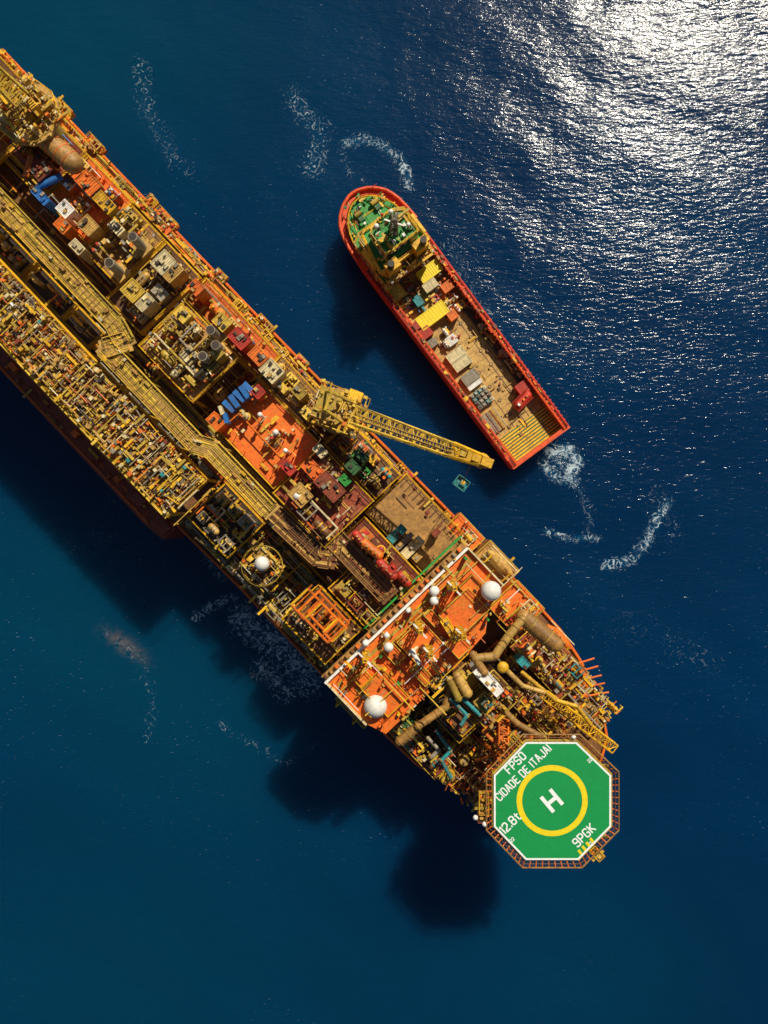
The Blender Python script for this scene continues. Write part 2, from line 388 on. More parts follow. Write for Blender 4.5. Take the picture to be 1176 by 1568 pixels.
ib=B()
def pb(x,y,l,w,z0,z1,m,rot=0.0,th=TH,bd=None):
    p=pw(x,y,z1); k=kz(z1); bd=bd or ib; Fr(p[0],p[1],th).box(bd,0,0,l*k,w*k,z0,z1,m,rot)
def roofbox(x,y,l,w,z0,z1,m,ribs=8,rot=0,th=TH,bd=None):
    bd=bd or ib
    pb(x,y,l,w,z0,z1,m,rot,th,bd); p=pw(x,y,z1); k=kz(z1); F=Fr(p[0],p[1],th+rot)
    for i in range(ribs): F.box(bd,(i+.5)/ribs*l*k-l*k/2,0,.12,w*k*.96,z1,z1+.12,m)
    for j in(-1,1): F.box(bd,0,j*w*k/2,l*k+.1,.14,z1-.15,z1+.16,m); F.box(bd,j*l*k/2,0,.14,w*k-.15,z1-.15,z1+.15,m)
    for i in range(int(l*w/120)): F.box(bd,U(-.38,.38)*l*k,U(-.38,.38)*w*k,U(.3,.9),U(.3,.9),z1,z1+U(.3,.7),random.choice([m,'grey_paint','dark_steel','tan_paint']))
for it in [(250,402,26,30,'cream_paint'),(266,418,14,30,'tan_paint'),(203,445,28,26,'pale_yellow'),(222,463,16,26,'cream_paint'),(340,493,24,20,'pale_yellow'),(367,518,30,22,'red_paint'),(416,568,30,26,'cream_paint'),
           (100,320,22,20,'white_paint'),(160,310,34,18,'yellow_paint'),(135,345,26,22,'tan_paint'),(118,378,22,14,'cream_paint'),(62,300,30,12,'blue_paint'),(150,298,18,14,'blue_paint'),
           (460,758,30,26,'tan_paint'),(505,745,44,26,'red_oxide'),(480,720,38,20,'orange_deck'),(455,770,12,12,'orange_paint'),(540,715,20,16,'dark_green'),(553,697,22,14,'dark_green'),(528,735,16,12,'green_paint'),
           (135,280,34,24,'orange_paint'),(96,345,22,18,'orange_paint'),(60,255,34,30,'red_oxide'),(395,545,26,20,'orange_paint'),(300,440,20,18,'orange_deck'),(330,645,24,18,'orange_paint'),(440,715,26,14,'red_paint'),(395,600,16,16,'red_paint'),(490,690,20,14,'cream_paint'),(458,600,20,16,'olive_yellow')]:
    roofbox(it[0],it[1],it[2],it[3],26,32.5+U(0,1),it[4])
for x,y in [(203,362),(167,402),(330,528),(310,545),(322,505)]:
    p=pw(x,y,37); ib.cyl((p[0],p[1],28),(p[0],p[1],37),.9,'grey_paint',14); ib.cyl((p[0],p[1],37),(p[0],p[1],37.05),.75,'dark_steel',14)
    F=Fr(p[0],p[1]); F.box(ib,0,0,3.0,3.0,30,31,'tan_paint')
for i,(x,y) in enumerate([(350,622),(358,614),(366,606),(374,600),(381,594)]):
    pb(x,y,22,8.2,30,32+(i%2)*.5,'blue_paint',0.2*(i%2)-.05)
pb(345,640,16,6,30,33,'blue_paint',.5); pb(338,628,14,5,30,33.2,'cream_paint',.4)
ib.cyl(pw(62,205,34),pw(112,250,34),2.0,'tan_deck',16); ib.sph(pw(62,205,34),1.98,'tan_deck',14); ib.sph(pw(112,250,34),1.98,'tan_deck',14)
for t in (.15,.4,.65,.9): 
    a_=Vector(pw(62,205,34)).lerp(Vector(pw(112,250,34)),t); b_=Vector(pw(62,205,34)).lerp(Vector(pw(112,250,34)),t+.02); ib.cyl(a_,b_,2.08,'orange_deck',16)
ib.cyl(pw(60,285,32),pw(95,270,32),.7,'blue_paint',8); ib.cyl(pw(40,270,33),pw(48,240,33),.6,'orange_paint',8)
for it in [(608,817,30,13,'teal_paint'),(632,838,38,14,'cream_paint'),(619,829,34,7,'grey_paint'),(640,852,16,10,'tan_paint'),(668,816,12,9,'red_oxide')]:
    roofbox(it[0],it[1],it[3]*1.0,it[2]*1.0,22,24.8,it[4],4)
for x0,y0,x1,y1,r,m in [(558,832,580,850,.95,'orange_paint'),(582,862,602,882,.9,'red_paint'),(545,818,556,832,.8,'red_paint')]:
    ib.cyl(pw(x0,y0,32),pw(x1,y1,32),r,m,14); ib.sph(pw(x0,y0,32),r*.99,m,12); ib.sph(pw(x1,y1,32),r*.99,m,12)
    for t in(.2,.5,.8):
        a_=Vector(pw(x0,y0,32)).lerp(Vector(pw(x1,y1,32)),t); ib.cyl(a_,a_+Vector((0,0,r+.6)),.2,'tan_paint',6); Fr(a_.x,a_.y).box(ib,0,0,.4,2*r,26,32,'dark_steel')
roofbox(600,872,12,14,28,33,'red_paint',4)
for dx,dy,l,w in [(0,0,66,44),(0,0,40,26),(-26,-20,30,36),(18,20,20,30)]:
    p=pw(495+dx,945+dy,33); F=Fr(p[0],p[1]); k=kz(33); L,W=l*k,w*k
    for j in(-1,1):
        ib.cyl(F.p(-L/2,j*W/2,33),F.p(L/2,j*W/2,33),.26,'orange_paint',6); ib.cyl(F.p(j*L/2,-W/2,33),F.p(j*L/2,W/2,33),.26,'yellow_paint' if dx else 'orange_paint',6)
        for i in(-1,0,1): ib.cyl(F.p(i*L/2,j*W/2,25),F.p(i*L/2,j*W/2,33),.2,'orange_paint',6)
    for i in(-.3,0,.3): ib.cyl(F.p(i*L,-W/2,33),F.p(i*L,W/2,33),.12,'orange_paint',5)
for x,y,r in [(455,760,.75),(422,662,.6),(398,635,.5),(437,690,.5)]:
    p=pw(x,y,33); ib.cyl((p[0],p[1],28),p,r*.6,'white_paint',10); ib.sph(p,r,'white_paint',12)
# openwork platform under the forward dome
p=pw(402,866,27); ib.cyl((p[0],p[1],17),(p[0],p[1],26.5),1.2,'tan_paint',12)
for i in range(24):
    a=i*math.pi/12; b_=a+math.pi/12; rr=3.9; ib.cyl((p[0]+rr*math.cos(a),p[1]+rr*math.sin(a),26.8),(p[0]+rr*math.cos(b_),p[1]+rr*math.sin(b_),26.8),.12,'olive_yellow',4)
for i in range(7):
    a=i*math.pi*2/7+.3; ib.cyl((p[0],p[1],26.6),(p[0]+3.9*math.cos(a),p[1]+3.9*math.sin(a),26.8),.1,'tan_deck',4)
micro(ib,Fr(p[0],p[1]),6.4,6.4,26.4,1.5,['grey_paint','olive_yellow','tan_deck','brown_deck'],2.4)
for i in range(24):
    a=i*math.pi/12; b_=a+math.pi/12
    ib.cyl((p[0]+4*math.cos(a),p[1]+4*math.sin(a),27),(p[0]+4*math.cos(a),p[1]+4*math.sin(a),28.1),.05,'olive_yellow',4); ib.cyl((p[0]+4*math.cos(a),p[1]+4*math.sin(a),28.1),(p[0]+4*math.cos(b_),p[1]+4*math.sin(b_),28.1),.05,'olive_yellow',4)
# upper-left crane tower
tx,ty,_=pw(38,168,38)
ib.cyl((tx,ty,DECK),(tx,ty,36),3.2,'olive_yellow',16); ib.cyl((tx,ty,36),(tx,ty,36.6),6.0,'tan_paint',10)
F=Fr(tx,ty,.9); clutter(ib,F,9,9,36.6,4,['yellow_paint','pale_yellow','tan_paint','cream_paint'],2.2,.95,2); micro(ib,F,10,10,36.6,4,['yellow_paint','pale_yellow','tan_paint','cream_paint'],1.4)
for i in range(10):
    a=i*math.pi/5; ib.cyl((tx+5.9*math.cos(a),ty+5.9*math.sin(a),37.6),(tx+5.9*math.cos(a+.63),ty+5.9*math.sin(a+.63),37.6),.1,'yellow_paint',4)
ib.truss(pw(30,150,42),pw(-60,60,52),3.2,2.6,12,'pale_yellow',.16,1.8,1.6)
ib.obj('deck_equipment',ship)

# ------------------------------------------------------------ accommodation block
cb=B(); AZ=37
acc=[(1101,-356),(1101,-58),(1180,-58),(1192,-100),(1215,-128),(1222,-200),(1205,-235),(1222,-262),(1222,-345),(1190,-356)]
ap=[ab(a,b,AZ)[:2] for a,b in acc]
cb.prism(ap,DECK,AZ,'orange_deck',side='cream_paint')
for zz in (20,23,26,29,32,35):
    for p1,p2 in zip(ap,ap[1:]+ap[:1]):
        d=math.hypot(p2[0]-p1[0],p2[1]-p1[1]); n=int(d/2.4)
        th=-math.atan2(p2[1]-p1[1],p2[0]-p1[0])
        for i in range(n):
            t=(i+.5)/n; cb.box(p1[0]+(p2[0]-p1[0])*t,p1[1]+(p2[1]-p1[1])*t,1.0,.12,zz-.5,zz+.5,th,'window_glass')
for (a0,b0,a1,b1,m,ww) in [(1101,-358,1101,-58,'white_paint',.45),(1095,-358,1095,-58,'tan_deck',1.0),(1089,-270,1089,-48,'green_paint',.4),(1101,-356,1190,-356,'cream_paint',.3),(1101,-58,1180,-58,'cream_paint',.3),(1126,-350,1126,-62,'pale_yellow',.2)]:
    P=ab(a0,b0,AZ);Q=ab(a1,b1,AZ); L=math.dist(P,Q); th=-math.atan2(Q[1]-P[1],Q[0]-P[0])
    top=AZ+1.0 if m in('white_paint','cream_paint','pale_yellow') else AZ-1
    if m=='green_paint': top=27
    cb.box((P[0]+Q[0])/2,(P[1]+Q[1])/2,L,ww,top-1.2,top,th,m)
F0=Fr(*ab(1160,-207,AZ)[:2]); k=kz(AZ)
def A(a,b): return ((a-1160)*k,(b+207)*k)
def ac(a,b,l,w,h,m,z0=AZ):
    x,y=A(a,b); F0.box(cb,x,y,l*k,w*k,z0,z0+h,m)
for i in range(26): ac(1095,-352+i*11.3,6,U(2,5),.4+R()*.8,random.choice(['tan_deck','grey_paint','orange_deck','brown_deck']),AZ-1)
for it in [(1165,-130,46,60,2.6,'orange_deck'),(1160,-210,60,50,1.2,'orange_deck'),(1172,-300,60,44,1.4,'orange_deck'),(1150,-95,34,28,2.2,'orange_paint'),(1195,-170,30,26,2.8,'orange_deck'),
           (1190,-240,34,18,1.8,'orange_paint'),(1140,-250,30,20,1.0,'orange_deck'),(1140,-170,24,14,1.6,'orange_deck'),(1135,-310,18,22,1.5,'orange_paint'),(1112,-120,12,30,1.2,'orange_deck')]:
    ac(*it)
    x,y=A(it[0],it[1]); ff=Fr(F0.p(x,y,0)[0],F0.p(x,y,0)[1]); rail(cb,ff,it[2]*k,it[3]*k,AZ+it[4]-.3,random.choice(['yellow_paint','pale_yellow','pale_yellow']))
for a,b,l,w in [(1118,-207,5,280),(1186,-200,4,90),(1150,-262,60,4),(1150,-180,60,4),(1150,-112,50,4),(1170,-330,60,5)]:
    ac(a,b,l,w,.12,'olive_yellow')
for i in range(64):
    a,b=U(1108,1212),U(-348,-66)
    ac(a,b,U(2,6),U(2,6),U(.5,3.2),random.choice(['orange_paint','orange_deck','yellow_paint','cream_paint','grey_paint','green_paint','tan_paint','dark_steel','red_oxide','orange_deck','white_paint']))
micro(cb,F0,15,32,AZ,2.2,['orange_deck','orange_paint','yellow_paint','tan_paint','cream_paint','grey_paint'],.3)
for i in range(28):
    a,b=U(1108,1215),U(-348,-66); x,y=A(a,b); z1=AZ+U(1.5,3.5); L=U(2,8)
    p1=F0.p(x,y,z1); p2=F0.p(x+L,y,z1) if R()<.5 else F0.p(x,y+L,z1)
    cb.cyl(p1,p2,U(.06,.14),random.choice(['yellow_paint','pale_yellow','cream_paint','tan_paint','white_paint']),6); cb.cyl(p1,(p1[0],p1[1],AZ),.1,'yellow_paint',5)
for x,y,h in [(640,955,11),(690,895,9),(700,960,13),(560,1000,8),(655,990,10)]:
    p=pw(x,y,AZ); cb.truss(p,(p[0],p[1],AZ+h),1.3,1.3,6,'yellow_paint',.1,.6,.6)
    cb.box(p[0],p[1],3.4,.3,AZ+h*.8,AZ+h*.8+.2,TH,'white_paint'); cb.box(p[0],p[1],.3,2.4,AZ+h*.6,AZ+h*.6+.2,TH,'cream_paint')
for x,y,r in [(665,905,.95),(665,920,.85),(595,991,.9),(560,985,.65),(592,973,.55),(625,935,.5)]:
    p=pw(x,y,AZ+3); cb.cyl((p[0],p[1],AZ),p,r*.5,'white_paint',10); cb.sph(p,r,'white_paint',14)
cb.cyl(pw(630,995,AZ+4),pw(643,1018,AZ+5),.45,'white_paint',8); cb.cyl(pw(625,1003,AZ+4),pw(640,990,AZ+4),.3,'cream_paint',8); cb.cyl(pw(632,998,AZ),pw(632,998,AZ+4),.6,'white_paint',10)
for (x,y,l,w,z1,m) in [(545,1082,62,26,26,'red_oxide'),(610,1065,36,54,33,'red_oxide'),(760,862,64,34,24,'tan_deck'),(712,815,54,30,22,'orange_deck'),(790,930,60,60,30,'orange_deck')]:
    pb(x,y,l,w,DECK,z1,m,bd=cb); p=pw(x,y,z1); F=Fr(p[0],p[1]); kk=kz(z1); rail(cb,F,l*kk,w*kk,z1,'pale_yellow'); clutter(cb,F,l*kk*.8,w*kk*.8,z1,2,P_OR+['cream_paint'],2.6,.6,.7); micro(cb,F,l*kk*.9,w*kk*.9,z1,2,P_OR,.4)
cb.obj('accommodation_block',ship)

# ------------------------------------------------------------ engine casing and ducts
eb=B()
def T(pts,r,m,z): 
    P=[pw(x,y,z if len(t)==0 else t[0]) for (x,y,*t) in pts]; eb.tube(P,r,m,14)
    for e in (P[0],P[-1]): eb.sph(e,r*.98,m,12)
    for a_,b_ in zip(P[:-1],P[1:]):
        a_,b_=Vector(a_),Vector(b_); L=(b_-a_).length; n=max(1,int(L/1.6)); d=(b_-a_).normalized()
        for i in range(n+1):
            q_=a_+d*(L*i/n); eb.cyl(q_-d*.07,q_+d*.07,r*1.1+.03,random.choice([m,'tan_deck','olive_yellow']),12)
for it in [(700,1090,70,60,27,'dark_steel'),(640,1140,110,34,22,'red_oxide'),(750,1070,60,70,30,'brown_deck'),(840,1010,110,60,25,'red_oxide'),(820,1080,100,50,22,'brown_deck'),(705,1105,34,26,31,'grey_paint'),(742,1075,26,24,34,'olive_yellow'),(668,1040,30,30,34,'dark_green'),(615,1110,40,24,30,'dark_green')]:
    pb(it[0],it[1],it[2],it[3],DECK,it[4],it[5],bd=eb); p=pw(it[0],it[1],it[4]); kk=kz(it[4]); F=Fr(p[0],p[1]); rail(eb,F,it[2]*kk,it[3]*kk,it[4],random.choice(['yellow_paint','pale_yellow','tan_paint']))
    clutter(eb,F,it[2]*kk*.9,it[3]*kk*.9,it[4],2.5,P_BR+['yellow_paint','grey_paint','teal_paint'],2.6,.8,1.2); micro(eb,F,it[2]*kk*.95,it[3]*kk*.95,it[4],3,P_BR+['orange_paint','grey_paint'],.8)
T([(728,1008),(757,1005),(780,972),(800,948)],.8,'tan_paint',38)
T([(802,945,35),(850,986,35)],1.6,'tan_deck',35)
T([(724,1002),(742,1030)],.75,'tan_deck',38)
T([(640,1112),(682,1083),(690,1050)],.75,'tan_deck',34)
T([(612,1135),(640,1112)],.95,'tan_deck',33)
T([(700,1035),(716,1062)],.95,'tan_paint',36)
T([(688,1040),(702,1070)],.7,'olive_yellow',36)
T([(762,1078),(792,1108),(828,1128)],.6,'tan_deck',31)
T([(768,1018),(800,1050),(832,1060)],.45,'tan_paint',34)
T([(800,1030),(850,1072),(884,1082),(905,1110)],.4,'yellow_paint',32)
T([(668,1118),(690,1150),(676,1164),(690,1190)],.38,'teal_paint',27)
T([(655,1130),(672,1148),(660,1160)],.4,'steel_grey',26)
T([(700,1062),(735,1095)],.4,'teal_paint',35)
T([(690,1070),(715,1095),(706,1110)],.35,'teal_paint',35)
T([(768,1090),(740,1120),(770,1150)],.35,'orange_paint',30)
p=pw(770,1022,39); eb.sph(p,1.1,'yellow_paint',12,.6)
roofbox(748,1043,52,15,30,38,'white_paint',6,0,TH,eb)
roofbox(802,1015,18,12,26,31,'teal_paint',4,0,TH,eb)
roofbox(690,965,40,12,AZ,AZ+3,'yellow_paint',4,.2,TH,eb)
strip(eb,1225,1440,-110,-55,DECK,4,P_OR+['tan_paint','dark_steel'],3.0,.85,1.5,.6)
strip(eb,1225,1400,-330,-120,DECK,6,P_BR,3.4,.85,1.2,.4)
strip(eb,1240,1440,-110,-60,24,2,['orange_paint','yellow_paint','cream_paint','tan_paint'],3,.4,1.5,.3)
eb.truss(pw(835,1065,29),pw(940,1146,27),1.8,1.4,14,'yellow_paint',.12)
eb.truss(pw(770,1150,34),pw(770,1090,26),1.8,1.4,8,'orange_paint',.15)
for i,(x,y) in enumerate([(866,1018),(872,1028),(877,1040),(882,1050),(888,1062)]):
    eb.cyl(pw(x-14,y+8,22),pw(x+44,y-10+i*2,20),.19,'orange_deck',5); eb.cyl(pw(x-14,y+8,22),pw(x+12,y+1,21.5),.42,'orange_deck',6)
for i in range(9):
    x,y=688+i*8,1194+i*1.5; eb.cyl(pw(x+8,y-20,20),pw(x-6,y+16,17),.14,'orange_deck',5)
for (x0,y0,x1,y1) in [(735,1130,790,1190),(790,1120,740,1190),(820,1120,780,1180),(760,1110,830,1150),(730,1165,800,1140),(860,1110,880,1150)]:
    eb.cyl(pw(x0,y0,22),pw(x1,y1,33),.35,'orange_paint',6)
eb.obj('engine_casing',ship)

# ------------------------------------------------------------ helideck
heli=empty('helideck')
HZ=38.0
oct_px=[(805,1136),(883,1136),(936,1187),(936,1266),(886,1317),(805,1317),(756,1266),(756,1187)]
cxh,cyh=845.5,1227
def sc(pts,f): return [(cxh+(x-cxh)*f,cyh+(y-cyh)*f) for x,y in pts]
def wp(pts,z): return [pw(x,y,z)[:2] for x,y in pts]
b=B(); b.prism(wp(oct_px,HZ)[::-1],HZ-1,HZ,'helideck_green',side='olive_yellow')
b.obj('deck_plate',heli)
def ringpoly(bd,o,i,z,m):
    n=len(o); vs=[(p[0],p[1],z) for p in o]+[(p[0],p[1],z) for p in i]
    bd.add(vs,[(k,n+k,n+(k+1)%n,(k+1)%n) for k in range(n)],m)
b=B(); ringpoly(b,wp(sc(oct_px,.998),HZ),wp(sc(oct_px,.967),HZ),HZ+.01,'marking_white')
hc=pw(845.5,1226,HZ); kk=kz(HZ)
circ=lambda r,n=96:[(hc[0]+r*math.cos(2*math.pi*i/n),hc[1]+r*math.sin(2*math.pi*i/n)) for i in range(n)]
ringpoly(b,circ(54.5*kk),circ(46*kk),HZ+.01,'marking_yellow')
FONT={'F':[[(0,0),(0,6),(4,6)],[(0,3.2),(3.2,3.2)]],'P':[[(0,0),(0,6),(3.2,6),(4,5.2),(4,3.6),(3.2,2.8),(0,2.8)]],'S':[[(4,5),(4,5.4),(3.2,6),(.8,6),(0,5.2),(0,3.8),(.8,3.1),(3.2,3.1),(4,2.4),(4,.8),(3.2,0),(.8,0),(0,.8),(0,1.2)]],
'O':[[(.8,0),(0,.8),(0,5.2),(.8,6),(3.2,6),(4,5.2),(4,.8),(3.2,0),(.8,0)]],'C':[[(4,4.8),(4,5.2),(3.2,6),(.8,6),(0,5.2),(0,.8),(.8,0),(3.2,0),(4,.8),(4,1.2)]],'I':[[(0,0),(0,6)]],
'D':[[(0,0),(0,6),(3,6),(4,5),(4,1),(3,0),(0,0)]],'A':[[(0,0),(1.7,6),(2.3,6),(4,0)],[(.7,2),(3.3,2)]],'E':[[(4,6),(0,6),(0,0),(4,0)],[(0,3.1),(3.2,3.1)]],'T':[[(0,6),(4,6)],[(2,6),(2,0)]],
'J':[[(4,6),(4,.8),(3.2,0),(.8,0),(0,.8),(0,1.6)]],'1':[[(0,5),(1,6),(1,0)]],'2':[[(0,5),(0,5.2),(.8,6),(3.2,6),(4,5.2),(4,3.6),(0,.8),(0,0),(4,0)]],'.':[[(0,0),(0,.8)]],
'8':[[(.8,0),(0,.8),(0,2.4),(.8,3.1),(3.2,3.1),(4,3.8),(4,5.2),(3.2,6),(.8,6),(0,5.2),(0,3.8),(.8,3.1)],[(3.2,3.1),(4,2.4),(4,.8),(3.2,0),(.8,0)]],'t':[[(1,5.4),(1,.8),(1.8,0),(3,0)],[(0,4),(2.8,4)]],
'9':[[(4,3),(.8,3),(0,3.8),(0,5.2),(.8,6),(3.2,6),(4,5.2),(4,.8),(3.2,0),(.8,0),(0,.8)]],'G':[[(4,4.8),(4,5.2),(3.2,6),(.8,6),(0,5.2),(0,.8),(.8,0),(3.2,0),(4,.8),(4,2.8),(2.4,2.8)]],'K':[[(0,0),(0,6)],[(4,6),(0,2.8)],[(1,3.4),(4,0)]],'H':[[(0,0),(0,6)],[(4,0),(4,6)],[(0,3),(4,3)]]}
ADV={'I':2.2,'1':3,'.':2,' ':3.4,'t':5}
zi=[0]
def text(bd,s,x,y,h,ang,sw=1.0,m='marking_white',wf=.8):
    u=h/6*kk; c=pw(x,y,HZ); adv=[ADV.get(ch,6.1) for ch in s]; W=(sum(adv)-2.1)*wf
    ca,sa=math.cos(math.radians(ang)),math.sin(math.radians(ang)); pos=-W/2
    def tr(px_,py_): return (c[0]+(px_*ca-py_*sa)*u, c[1]+(px_*sa+py_*ca)*u)
    for ch,ad in zip(s,adv):
        for st in FONT.get(ch,[]):
            for p1,p2 in zip(st[:-1],st[1:]):
                P=tr(pos+p1[0]*wf,p1[1]-3);Q=tr(pos+p2[0]*wf,p2[1]-3); L=math.dist(P,Q); zi[0]+=1
                zt=HZ+.012+(zi[0]%9)*.004
                th=-math.atan2(Q[1]-P[1],Q[0]-P[0]); e=sw*u*.5
                cx_,cy_=(P[0]+Q[0])/2,(P[1]+Q[1])/2; lx,ly=L+e*1.1,sw*u; c_,s_=math.cos(th),math.sin(th)
                bd.add([(cx_+i*lx/2*c_+j*ly/2*s_,cy_-i*lx/2*s_+j*ly/2*c_,zt) for i,j in((-1,-1),(1,-1),(1,1),(-1,1))],[(0,1,2,3)],m)
        pos+=ad*wf
text(b,'FPSO',789,1168,12,45,1.0)
text(b,'CIDADE DE ITAJAI',801,1183,11.8,45,.95,wf=.72)
text(b,'12.8t',781,1260,13,45,1.0)
text(b,'9PGK',894,1279,13,45,1.0)
text(b,'H',845,1226,27,40,1.3,wf=1.0)
for x,y in [(784,1286),(903,1164),(906,1290)]: text(b,'22',x,y,5,45,1.2)
for i in range(4):
    x,y=889+i*6,1309-i*6; pp=wp([(x,y),(x+3,y-3),(x-2,y-9),(x-5,y-6)],HZ); b.add([(p[0],p[1],HZ+.06) for p in pp],[(3,2,1,0)],'marking_yellow')
b.obj('deck_markings',heli)
b=B()
NI=wp(sc(oct_px,1.01),HZ); NO=wp(sc(oct_px,1.125),HZ); NM=wp(sc(oct_px,1.07),HZ)
for i in range(8):
    j=(i+1)%8
    b.cyl((*NO[i],HZ+.1),(*NO[j],HZ+.1),.14,'tan_deck',5); b.cyl((*NM[i],HZ-.1),(*NM[j],HZ-.1),.07,'brown_deck',4); b.cyl((*NI[i],HZ-.5),(*NI[j],HZ-.5),.25,'olive_yellow',5)
    n=9
    for t in range(n+1):
        t/=n; a=[NI[i][q_]+(NI[j][q_]-NI[i][q_])*t for q_ in(0,1)]; c=[NO[i][q_]+(NO[j][q_]-NO[i][q_])*t for q_ in(0,1)]
        b.cyl((*a,HZ-.6),(*c,HZ+.1),.1,'orange_deck',4)
    for tt in range(30):
        tt/=30; a=[NI[i][q_]+(NI[j][q_]-NI[i][q_])*tt for q_ in(0,1)]; c=[NO[i][q_]+(NO[j][q_]-NO[i][q_])*tt for q_ in(0,1)]
        b.cyl((*a,HZ-.5),(*c,HZ),.025,'dark_steel',3)
b.obj('safety_net',heli)
b=B()
for x,y,l,w,m in [(740,1228,14,34,'yellow_paint'),(737,1250,12,14,'red_oxide'),(912,1304,22,12,'yellow_paint'),(868,1131,40,8,'tan_deck'),(790,1133,26,8,'yellow_paint')]:
    th=0 if x<745 else TH
    pb(x,y,l,w,HZ-1.6,HZ-1.2,'tan_deck',th=th,bd=b); p=pw(x,y,HZ-1.2); F=Fr(p[0],p[1],th); kk2=kz(HZ); rail(b,F,l*kk2,w*kk2,HZ-1.2,m); micro(b,F,l*kk2,w*kk2,HZ-1.2,.9,[m,'orange_deck'],2.2)
for x,y in [(728,1252),(878,1128),(742,1262)]:
    b.sph(pw(x,y,HZ-.2),.5,'white_paint',10)
b.obj('side_platform',heli)
b=B()
for i in range(8):
    o=wp(sc(oct_px,.9),HZ)[i]; i_=wp([(810,1180)],22)[0]
    b.cyl((*o,HZ-1.2),(i_[0]+(o[0]-i_[0])*.25,i_[1]+(o[1]-i_[1])*.25,DECK),.45,'orange_deck',8)
for t in(-.6,-.2,.2,.6):
    P=pw(cxh-86,cyh+t*90,HZ-1.3);Q=pw(cxh+86,cyh+t*90,HZ-1.3); b.cyl(P,Q,.4,'olive_yellow',4)
b.obj('support_truss',heli)

# ------------------------------------------------------------ satellite domes
def dome(x,y,rpx,z,base):
    r=rpx*kz(z); d=B(); p=pw(x,y,z)
    d.cyl((p[0],p[1],base),(p[0],p[1],z-r*.7),r*.45,'white_paint',14); d.cyl((p[0],p[1],z-r*.8),(p[0],p[1],z-r*.7),r*.95,'tan_paint',20)
    d.sph(p,r,'white_paint',28); 
    return d.obj('satellite_dome')
dome(752,905,15.5,42,30); dome(575,1081,18,38,25); dome(401,863,11.5,30,26)

# ------------------------------------------------------------ lifeboats
def lifeboat(x,y,L,W,z,m='orange_paint'):
    d=B(); p=pw(x,y,z); F=Fr(p[0],p[1]); k=kz(z); L*=k; W*=k
    n=9; vs=[];fs=[]; K=12
    for i in range(n):
        t=-1+2*i/(n-1); wd=W/2*max(.12,(1-abs(t)**2.6)); 
        for j in range(K):
            a=2*math.pi*j/K; vs.append(F.p(t*L/2,wd*math.cos(a),z+ (wd*.9+.2)*math.sin(a)))
    for i in range(n-1):
        for j in range(K): fs.append((i*K+j,i*K+(j+1)%K,(i+1)*K+(j+1)%K,(i+1)*K+j))
    d.add(vs,fs,m,True)
    F.box(d,-L*.2,0,L*.18,W*.45,z+W*.3,z+W*.62,m)
    F.box(d,L*.12,0,L*.3,W*.12,z+W*.3,z+W*.52,'tan_deck')
    d.cyl(F.p(-L*.5,W*.5,z),F.p(L*.5,W*.5,z),.12,'cream_paint',6); d.cyl(F.p(-L*.5,-W*.5,z),F.p(L*.5,-W*.5,z),.12,'cream_paint',6)
    for s_ in(-.35,.35):
        d.tube([F.p(s_*L,-W*.9,z-3),F.p(s_*L,-W*.9,z+2.2),F.p(s_*L,0,z+2.4)],.16,'yellow_paint',6)
    return d.obj('lifeboat')
lifeboat(766,862,56,20,26,'tan_paint'); lifeboat(855,975,52,18,22,'orange_paint'); lifeboat(540,1080,52,18,26,'red_paint')

# ------------------------------------------------------------ deck crane
crane=empty('pedestal_crane')
b=B(); ZC=36
cx0,cy0,_=pw(519,627,ZC)
b.cyl((cx0,cy0,DECK),(cx0,cy0,ZC-3),2.3,'pale_yellow',18); b.cyl((cx0,cy0,ZC-3),(cx0,cy0,ZC-2.4),4.4,'tan_paint',18)
b.obj('pedestal',crane)
b=B(); bt=math.atan2(708-632,740-540); F=Fr(cx0,cy0,bt)
F.box(b,-.5,0,7.5,6.0,ZC-2.4,ZC+.4,'pale_yellow'); F.box(b,-2.4,0,3.4,5.6,ZC+.4,ZC+2,'olive_yellow'); F.box(b,2,3.4,2.6,1.8,ZC-1.8,ZC+1,'yellow_paint'); F.box(b,2.4,4.35,1.6,.1,ZC-.8,ZC+.6,'window_glass')
rail(b,F,9.4,8,ZC-2.2,'yellow_paint'); FC=Fr(F.p(-1,0,0)[0],F.p(-1,0,0)[1],bt)
clutter(b,FC,7,6,ZC+.4,2.2,['pale_yellow','yellow_paint','olive_yellow','tan_paint'],1.8,.9,1.5); micro(b,F,9,8,ZC-2,5,['pale_yellow','yellow_paint','olive_yellow','tan_paint'],1.6,['pale_yellow'])
for j in(-1,1):
    b.cyl(F.p(2.4,j*2.2,ZC),F.p(-1.6,j*1.6,ZC+7),.3,'pale_yellow',6); b.cyl(F.p(-3.8,j*2.2,ZC),F.p(-1.6,j*1.6,ZC+7),.25,'pale_yellow',6)
b.cyl(F.p(-1.6,-1.7,ZC+7),F.p(-1.6,1.7,ZC+7),.3,'pale_yellow',6)
b.obj('slewing_house',crane)
b=B(); P0=Vector(pw(545,637,ZC+.6)); P1=Vector(pw(693,690,ZC+6.5)); 
b.truss(P0,P1,3.3,2.4,17,'pale_yellow',.15,2.4,1.9)
d_=(P1-P0).normalized(); sd=Vector((-d_.y,d_.x,0)).normalized()
P2=Vector(pw(745,708,ZC+8.5))
b.truss(P1,P2,2.4,1.9,5,'yellow_paint',.24,1.5,1.2)
th=-math.atan2(d_.y,d_.x)
for t,w_,l_ in [(.0,2.6,.8),(.12,2.2,1.6),(.3,1.2,1.0),(.5,2.4,1.0),(.68,1.2,1.4),(.86,2.6,.9),(1.0,1.6,2.0)]:
    p=P1.lerp(P2,t); b.box(p.x,p.y,l_,w_,p.z-.5,p.z+.5+R(),th,random.choice(['yellow_paint','pale_yellow']))
for o in(-.5,.2): 
    b.cyl(P0+sd*o+Vector((0,0,1.4)),P1+sd*o+Vector((0,0,1.2)),.1,'tan_paint',5)
